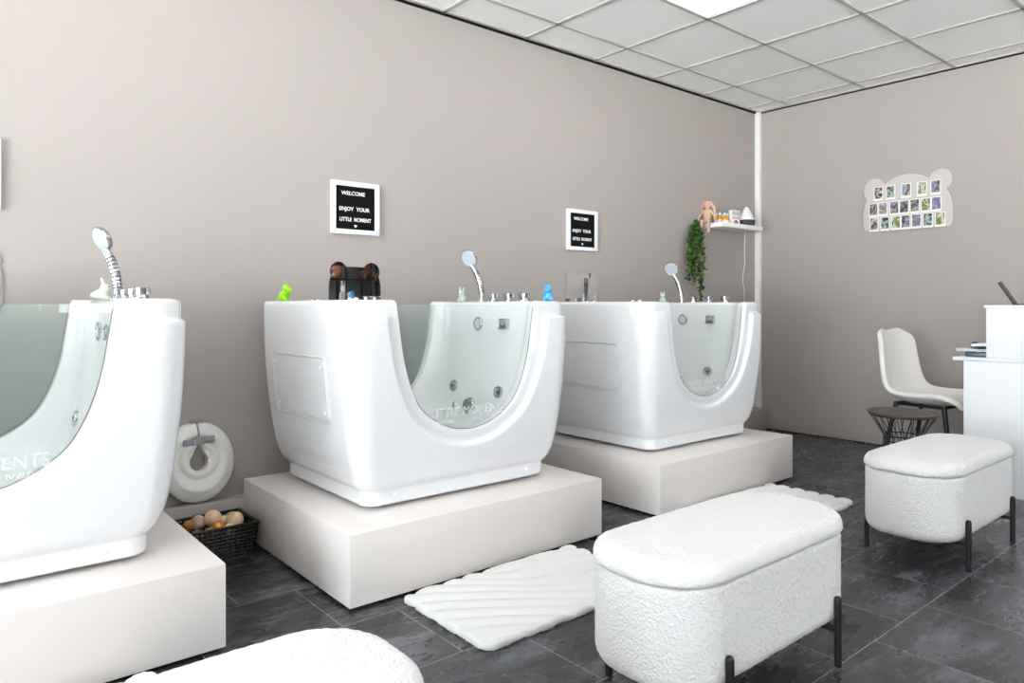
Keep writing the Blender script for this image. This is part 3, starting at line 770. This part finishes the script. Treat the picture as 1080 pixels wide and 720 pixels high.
BM().prism([(.03*math.cos(a), .004+.036*math.sin(a)) for a in [PI*k/12 for k in range(13)]], -.0158, -.015).obj('arch_print', M['pinkprint'], t)
tag(t, 'white printed box with a mauve arch on the shelf, between bottles and diffuser', 'box')
t = empty('aroma_diffuser', (5.105, 3.178, bz))
BM().lathe([(0, .001), (.05, .001), (.062, .012), (.068, .048), (.066, .050)], 36).obj('base', M['walnut'], t)
BM().lathe([(.066, .050), (.062, .058), (.042, .100), (.024, .138), (.015, .152), (.007, .157), (0, .158)], 36).obj('cone_top', M['white'], t)
tag(t, 'white cone aroma diffuser with dark wooden base on the right end of the shelf', 'diffuser')
pts = [(5.255-.02*math.sin(k*.9)*(k/12)-.028*(k/12), WL-.006, SZ-.036-k*.042) for k in range(13)]+[(5.22, WL-.006, .9), (5.22, WL-.006, .4), (5.225, WL-.006, .18)]
tag(BM().tube(pts, .0035, 6).obj('power_cord', M['white']), 'thin white power cord hanging down the wall below the shelf', 'cord')
def ivy():
    t = empty('hanging_ivy', (4.50, 3.22, 1.655))
    pot = BM().lathe([(0, -.03), (.022, -.03), (.028, .0), (.030, .004), (.026, .004), (.024, -.003), (0, -.004)], 20).obj('hook_pot', M['white'], t, (.02, .03, 0))
    lb = BM(); vb = BM(); R = random.Random(11)
    cu = [Vector((0, -.5, 0)), Vector((.38, -.2, .05)), Vector((.5, .18, .09)), Vector((.22, .42, .05)), Vector((0, .62, -.04)), Vector((-.22, .42, .05)), Vector((-.5, .18, .09)), Vector((-.38, -.2, .05))]
    for v in range(15):
        ang = R.uniform(0, 2*PI); rad = R.uniform(.0, 1); Lv = R.choice((.30, .36, .42, .46, .50, .55)) if v > 1 else .60
        ex = .125*math.cos(ang)*rad**.6+.0; ey = -.045*abs(math.sin(ang))*rad
        if Lv > .54: ex = R.uniform(-.02, .06)
        pts = []
        for k in range(16):
            f = k/15; pts.append(Vector((ex*min(1, f*3.2)+.008*math.sin(f*9+v), ey*min(1, f*3)+.01+.006*math.cos(f*8+v), -Lv*f)))
        vb.tube(pts, .0016, 5)
        nl = int(Lv*118)
        for q in range(nl):
            f = (q+R.random())/nl; k = min(int(f*15), 14); p = pts[k].lerp(pts[k+1], f*15-k)
            s = R.uniform(.018, .032)
            rot = Matrix.Rotation(R.uniform(0, 2*PI), 3, 'Z') @ Matrix.Rotation(R.uniform(-.4, 1.3), 3, 'X') @ Matrix.Rotation(R.uniform(-.6, .6), 3, 'Y')
            off = rot @ Vector((0, .5*s+.006, 0)); off.y = min(off.y, .045-p.y)
            vs = [lb.b.verts.new(p+off+rot @ (c*s)) for c in cu]; ce = lb.b.verts.new(p+off+rot @ Vector((0, .05*s, -.003)))
            mi = R.random() < .5+.3*(1-f)
            for a in range(8): lb.b.faces.new([vs[a], vs[(a+1) % 8], ce]).material_index = int(mi)
    for v in lb.b.verts: v.co.y = min(v.co.y, .062)
    link('foliage', lb.mesh('foliage', 0), [M['leaf'], M['leaf2']], t); vb.obj('vine', M['stem'], t)
    tag(t, 'trailing green ivy plant hanging beside the left end of the shelf', 'plant')
ivy()

# ------------------------------------------------------------------ bear photo board on the right wall
def photo_board():
    t = empty('photo_board', (WR, 2.10, 1.58))
    o = []
    # outline in (u to the left = +y, z) read from the photo
    raw = [(-.27, .0), (-.14, .002), (.0, .005), (.14, .008), (.27, .011), (.292, .022), (.300, .07), (.302, .14), (.290, .20), (.276, .245), (.292, .275), (.298, .315), (.285, .355), (.258, .385), (.222, .392), (.188, .385), (.160, .362), (.145, .348), (.10, .372), (.04, .392), (-.01, .395), (-.06, .390), (-.11, .373), (-.15, .350), (-.165, .375), (-.195, .395), (-.232, .400), (-.268, .388), (-.292, .355), (-.296, .315), (-.285, .280), (-.262, .262), (-.283, .22), (-.298, .16), (-.300, .09), (-.297, .03), (-.287, .006)]
    P = np.array(raw); n_ = len(P)
    for i in range(n_):                       # Catmull-Rom for a smooth edge
        p0, p1, p2, p3 = P[i-1], P[i], P[(i+1) % n_], P[(i+2) % n_]
        for k in range(5):
            s = k/5
            o.append(tuple(.5*((2*p1)+(-p0+p2)*s+(2*p0-5*p1+4*p2-p3)*s*s+(-p0+3*p1-3*p2+p3)*s**3)))
    BM().prism(o, -.014, -.010, axis='x').obj('acrylic_sheet', mat('clear_white_acrylic', srgb(205, 198, 194), .12), t)
    b = BM()
    for y, z in ((-.2, .03), (.2, .03), (.2, .34), (-.2, .34)): b.cyl((-.0095, y, z), (-.0005, y, z), .008)
    b.obj('standoff', M['chrome'], t)
    rows = [(1.862, (2.293, 2.208, 2.101, 1.997, 1.908)), (1.744, (2.328, 2.26, 2.182, 2.115, 2.044, 1.971, 1.904)), (1.636, (2.324, 2.246, 2.171, 2.104, 2.033, 1.958, 1.879))]
    pal = [[(30, 30, 60), (60, 60, 80), (170, 165, 150), (210, 205, 200), (35, 35, 40)], [(20, 60, 62), (30, 96, 88), (150, 165, 160), (190, 190, 180), (40, 50, 50)], [(50, 90, 50), (110, 130, 60), (170, 175, 150), (220, 215, 200), (40, 40, 40)],
           [(60, 60, 130), (110, 110, 160), (175, 165, 165), (90, 85, 100), (40, 38, 44)], [(20, 22, 22), (60, 66, 64), (110, 118, 112), (170, 170, 165), (34, 34, 34)], [(190, 70, 60), (90, 150, 200), (150, 170, 190), (200, 190, 180), (120, 90, 80)]]
    seq = [0, 1, 5, 2, 3, 4, 5, 3, 4, 4, 2, 3, 0, 1, 2, 3, 3, 1, 2]; q = 0
    for z, ys_ in rows:
        for y in ys_:
            p = BM().box((0, 0, -.004), (.0012, .066, .102)).obj('photo_card', M['label'], t, (-.0157, y-2.10, z-1.58), smooth=0)
            mt = photo_mat(q, pal[seq[q]], q+1)
            BM().box((-.0009, 0, .001), (.0006, .054, .082)).obj('picture', mt, p, smooth=0); q += 1
    tag(t, 'bear head shaped clear board with nineteen small photos on the right wall', 'photo board')
photo_board()

# ------------------------------------------------------------------ chair, wire stool, reception desk
def chair():
    t = empty('shell_chair', (4.79, 1.70, 0), math.radians(-97))     # local +x is the seat direction
    # side profile (forward, height, half width)
    prof = [(.235, .425, .155), (.228, .448, .195), (.18, .452, .222), (.10, .446, .235), (.0, .440, .24), (-.10, .442, .242), (-.17, .462, .240), (-.215, .51, .234), (-.238, .58, .225), (-.252, .66, .212), (-.262, .74, .206), (-.270, .80, .198), (-.275, .838, .184), (-.278, .862, .152), (-.280, .876, .080)]
    P = np.array(prof); tt = np.linspace(0, len(P)-1, 44); pr = np.stack([np.interp(tt, np.arange(len(P)), P[:, k]) for k in range(3)], 1)
    for _ in range(3): pr[1:-1] = (pr[:-2]+2*pr[1:-1]+pr[2:])/4
    nv = 25; b = BM(); G = []
    for i, (x, z, w) in enumerate(pr):
        d = pr[min(i+1, 43)]-pr[max(i-1, 0)]; tx, tz = d[0], d[1]; l = math.hypot(tx, tz); nx_, nz_ = -tz/l, tx/l   # normal
        if nz_ < 0 and nx_ < 0: nx_, nz_ = -nx_, -nz_
        nx_, nz_ = tz/l, -tx/l
        row = []
        cup = .060*min(1, i/8)*(1.0 if i < 34 else 1-(i-34)/14)
        for j in range(nv):
            s = (j-(nv-1)/2)/((nv-1)/2); up = cup*abs(s)**2.6
            row.append(b.b.verts.new((x+nx_*up, s*w, z+nz_*up)))
        G.append(row)
    for i in range(43):
        for j in range(nv-1): b.b.faces.new([G[i][j], G[i][j+1], G[i+1][j+1], G[i+1][j]])
    o = b.obj('seat_shell', M['boucle2'], t, smooth=80)
    m = o.modifiers.new('thick', 'SOLIDIFY'); m.thickness = .03; m.offset = 0
    m = o.modifiers.new('sub', 'SUBSURF'); m.levels = 1; m.render_levels = 2
    for sx, sy in ((1, 1), (1, -1), (-1, 1), (-1, -1)):
        BM().cyl((sx*.215, sy*.205, 0), (sx*.14, sy*.15, .437), .0125, .0135, n=18).obj('leg', M['blackmetal'], t)
    BM().tube([(.14, .15, .428), (.14, -.15, .428)], .010).tube([(-.14, .15, .428), (-.14, -.15, .428)], .010).tube([(.14, .15, .428), (-.14, .15, .428)], .010).tube([(.14, -.15, .428), (-.14, -.15, .428)], .010).obj('under_frame', M['blackmetal'], t)
    tag(t, 'white boucle shell chair with black metal legs by the right wall', 'chair')
chair()
def stool():
    t = empty('wire_stool', (4.175, 1.632, 0)); R1, Rw, R0 = .172, .095, .16; zt, zw, h2 = .43, .29, .0
    BM().lathe([(0, .428), (.160, .429), (.174, .434), (.178, .441), (.172, .448), (.12, .455), (0, .457)], 48).obj('seat_cushion', M['brown'], t)
    b = BM(); nw = 20
    for k in range(nw):
        a = 2*PI*k/nw
        for s in (1, -1):
            if k % 2 and s == -1: continue
            a2 = a+s*.13; a3 = a2+s*.05
            b.tube([(R1*.96*math.cos(a), R1*.96*math.sin(a), .429), (Rw*math.cos(a2), Rw*math.sin(a2), .315), (Rw*math.cos(a2+.04*s), Rw*math.sin(a2+.04*s), .285), (R0*math.cos(a3), R0*math.sin(a3), .006)], .0024, 5)
    b.obj('wire_cage', M['blackmetal'], t)
    for r, z in ((R1*.96, .427), (Rw, .315), (Rw, .285), (R0, .005)):
        BM().tube([(r*math.cos(2*PI*i/48), r*math.sin(2*PI*i/48), z) for i in range(48)], .0035, 6, closed=True).obj('ring', M['blackmetal'], t)
    tag(t, 'black wire stool with round dark brown seat in front of the shell chair', 'stool')
stool()
def desk():
    X0 = 4.49; Y1 = 1.435; YE = -1.6
    t = empty('reception_desk', (X0+.35, 0, 0))
    ox = -(X0+.35)
    BM().box((X0+.01+ox, (Y1+YE)/2, .362), (.02, Y1-YE, .724), bev=.002).obj('front_panel', M['deskwhite'], t)
    BM().box((X0+.33+ox, Y1-.010, .362), (.62, .02, .724), bev=.002).obj('side_panel', M['deskwhite'], t)
    BM().box((X0+.33+ox, YE+.010, .362), (.62, .02, .724), bev=.002).obj('side_panel', M['deskwhite'], t)
    BM().box((X0+.34+ox, (Y1+.053+YE)/2, .735), (.69, Y1+.053-YE, .020), bev=.002).obj('worktop', M['deskwhite'], t)
    BM().box((X0+.14+ox, (1.325+YE)/2, .882), (.28, 1.325-YE, .272), bev=.002).obj('counter_box', M['deskwhite'], t)
    BM().box((X0+.14+ox, (1.329+YE)/2, 1.026), (.29, 1.329-YE+.01, .016), bev=.002).obj('counter_top', M['deskwhite'], t)
    tag(t, 'white reception desk with raised counter at the right edge', 'desk')
    # papers on the worktop
    s = empty('document_folder', (4.62, 1.37, .7455)); s.rotation_euler = (0, 0, .2)
    BM().box((0, -.02, .012), (.2, .2, .022), bev=.002).obj('cover', M['folder'], s)
    BM().box((0, .083, .014), (.05, .016, .026), bev=.002).obj('binder_clip', M['blackpl'], s)
    for q in range(2): BM().box((-.04+.07*q, .03, .0235), (.045, .02, .001)).obj('label', M['paper'], s, smooth=0)
    tag(s, 'blue grey document folder with black clip, lowest on the desk worktop', 'folder')
    s = empty('paper_stack', (4.64, 1.385, .7735)); s.rotation_euler = (0, 0, -.12)
    b = BM()
    for q in range(7): b.box((.002*math.sin(q*2), .002*math.cos(q*3), .0012+q*.0022), (.20, .19, .0018), rot=Matrix.Rotation(.02*math.sin(q*4), 4, 'Z'))
    b.obj('sheets', M['paper'], s, smooth=0)
    b = BM()
    for q in range(5): b.box((-.06+.03*q, .095, .009), (.012, .0012, .004))
    b.obj('print', M['folder'], s, smooth=0)
    tag(s, 'stack of white printed papers between the two clipped folders', 'papers')
    s = empty('clipboard', (4.64, 1.335, .800)); s.rotation_euler = (math.radians(-4), 0, .1)
    BM().box((0, -.01, .004), (.2, .2, .006), bev=.001).obj('board', M['blackpl'], s)
    BM().box((0, -.01, .015), (.19, .19, .016), bev=.001).obj('paper_pad', M['paper'], s)
    BM().box((0, .085, .022), (.05, .018, .016), bev=.002).obj('clip', M['blackpl'], s)
    tag(s, 'black clipboard with white pages, topmost of the papers on the desk', 'clipboard')
    s = empty('menu_holder', (4.62, 1.222, 1.0345))
    wv = Vector((.945, .327, 0)); lv = Vector((-.327, .945, 0)); uv = (lv*13+Vector((0, 0, 22))).normalized(); nv_ = wv.cross(uv)
    rot = Matrix((wv, uv, nv_)).transposed().to_4x4()
    BM().box(uv*.072+Vector((0, 0, .003)), (.11, .145, .014), bev=.001, rot=rot).obj('wood_board', M['walnut'], s)
    BM().box((-.02, -.035, .003), (.10, .07, .006), bev=.001).obj('foot', M['walnut'], s)
    tag(s, 'dark wooden menu holder leaning on top of the reception counter', 'menu holder')
    s = empty('peach_candle', (4.62, 1.13, 1.0345)); BM().lathe([(0, 0), (.03, 0), (.033, .004), (.033, .06), (.03, .064), (0, .064)], 28).obj('candle_body', M['beige'], s); BM().cyl((0, 0, .063), (0, 0, .072), .001, n=6).obj('wick', M['blackpl'], s)
    tag(s, 'small peach candle on the counter behind the leaning menu holder', 'candle')
desk()

# ------------------------------------------------------------------ what the middle mirror reflects: a dark toy rack at the far end
def rack():
    RY = -2.2
    t = empty('toy_rack', (4.53, RY, 0)); b = BM()
    for x in (-.53, -.2, .17, .40, .53):
        for y in (-.13, .13): b.box((x, y, .9), (.02, .02, 1.8))
    for z in (.15, .6, 1.035, 1.38, 1.79): b.box((0, 0, z), (1.08, .28, .022))
    b.obj('shelf_frame', M['blackmetal'], t, smooth=0)
    BM().box((0, -.15, .93), (1.12, .012, 1.78)).obj('back_panel', M['partition'], t, smooth=0)
    tag(t, 'tall black metal toy rack with grey back, seen only in the middle mirror', 'rack')
    z = 1.3925
    s = empty('doll', (4.26, RY, z)); k = 1.05
    e = lambda c, r: ('e', tuple(v*k for v in c), tuple(v*k for v in r))
    blobs('body', [e((0, 0, .05), (.06, .05, .05)), e((0, .01, .13), (.07, .065, .068))], (-.11, -.09, 0), (.11, .11, .27), .007, .02, M['skin'], s)
    blobs('hair', [e((0, -.02, .165), (.085, .08, .055)), e((0, -.0, .195), (.072, .07, .03)), e((0, 0, .245), (.034, .034, .034))], (-.12, -.12, .1), (.12, .09, .35), .007, .02, M['hair'], s)
    tag(s, 'doll with a black hair bun, reflected at the left of the middle mirror', 'doll')
    s = empty('teddy_bear', (4.70, RY, z)); blobs('body', [('e', (0, 0, .07), (.08, .07, .07)), ('e', (0, 0, .17), (.07, .065, .065)), ('e', (.055, 0, .225), (.024, .015, .024)), ('e', (-.055, 0, .225), (.024, .015, .024)), ('e', (0, .06, .15), (.03, .03, .025)), ('c', (.06, .02, .1), (.11, .07, .05), .03, .026), ('c', (-.06, .02, .1), (-.11, .07, .05), .03, .026), ('c', (.04, .04, .036), (.07, .10, .03), .034, .03), ('c', (-.04, .04, .036), (-.07, .10, .03), .034, .03)], (-.15, -.08, 0), (.15, .15, .27), .006, .015, M['fur'], s)
    tag(s, 'brown teddy bear, reflected at the right of the middle mirror', 'plush toy')
    s = empty('plush_hare', (4.36, RY, 1.0465)); blobs('body', [('e', (0, 0, .10), (.06, .05, .10)), ('e', (0, .01, .22), (.045, .045, .045)), ('c', (.02, 0, .25), (.03, 0, .34), .015, .012), ('c', (-.02, 0, .25), (-.025, 0, .34), .015, .012), ('c', (.05, .02, .15), (.07, .06, .09), .018, .016), ('c', (-.05, .02, .15), (-.07, .06, .09), .018, .016)], (-.1, -.06, 0), (.1, .09, .36), .006, .012, M['foam'], s)
    tag(s, 'white plush hare, reflected in the middle mirror', 'plush toy')
rack()

# ------------------------------------------------------------------ light: daylight through the windows, LED panels
w = bpy.data.worlds.new('sky'); bpy.context.scene.world = w; w.use_nodes = True; nt = w.node_tree
bg = nt.nodes['Background']; bg.inputs[1].default_value = 1
# bright overcast sky above the horizon, added glow below it to lift the ceiling
tcw = nt.nodes.new('ShaderNodeTexCoord'); sep = nt.nodes.new('ShaderNodeSeparateXYZ'); nt.links.new(tcw.outputs['Generated'], sep.inputs[0])
mrw = nt.nodes.new('ShaderNodeMapRange'); mrw.inputs['From Min'].default_value = -.04; mrw.inputs['From Max'].default_value = .04; nt.links.new(sep.outputs['Z'], mrw.inputs['Value'])
mxw = nt.nodes.new('ShaderNodeMix'); mxw.data_type = 'RGBA'; nt.links.new(mrw.outputs[0], mxw.inputs['Factor'])
mxw.inputs['A'].default_value = (17.5, 17.8, 18.1, 1); mxw.inputs['B'].default_value = (2.6, 2.9, 3.2, 1); nt.links.new(mxw.outputs['Result'], bg.inputs[0])
def area(name, loc, rot, sx, sy, power, col=(1, 1, 1)):
    l = bpy.data.lights.new(name, 'AREA'); l.shape = 'RECTANGLE'; l.size = sx; l.size_y = sy; l.energy = power; l.color = col
    o = bpy.data.objects.new(name, l); C.objects.link(o); o.location = loc; o.rotation_euler = rot; return o
area('daylight_back_a', (WB-.45, .6, 1.1), (0, math.radians(-98), 0), 2.2, 3.0, 165, (.92, .975, 1))
area('daylight_back_b', (WB-.45, -2.15, .9), (0, math.radians(-125), 0), 2.0, 2.1, 16, (.97, .985, 1))
area('daylight_front_a', (1.65, WF-.45, 1.2), (math.radians(108), 0, 0), 1.3, 1.4, 7, (.97, .985, 1))
area('daylight_front_b', (3.25, WF-.45, 1.2), (math.radians(108), 0, 0), 1.3, 1.4, 12, (.97, .985, 1))

# ------------------------------------------------------------------ camera
cam = bpy.data.cameras.new('camera'); co = bpy.data.objects.new('camera', cam); C.objects.link(co)
cam.sensor_width = 36; cam.lens = 748/1080*36
co.location = (0, 0, 1.03); co.rotation_euler = (math.radians(90), 0, math.radians(50.2-90))
cam.shift_y = -(360-322.5)/1080
cam.clip_start = .02
bpy.context.scene.camera = co
sc = bpy.context.scene
sc.view_settings.view_transform = 'Standard'; sc.view_settings.look = 'None'; sc.view_settings.gamma = 1; sc.view_settings.exposure = .22
sc.view_settings.use_curve_mapping = False
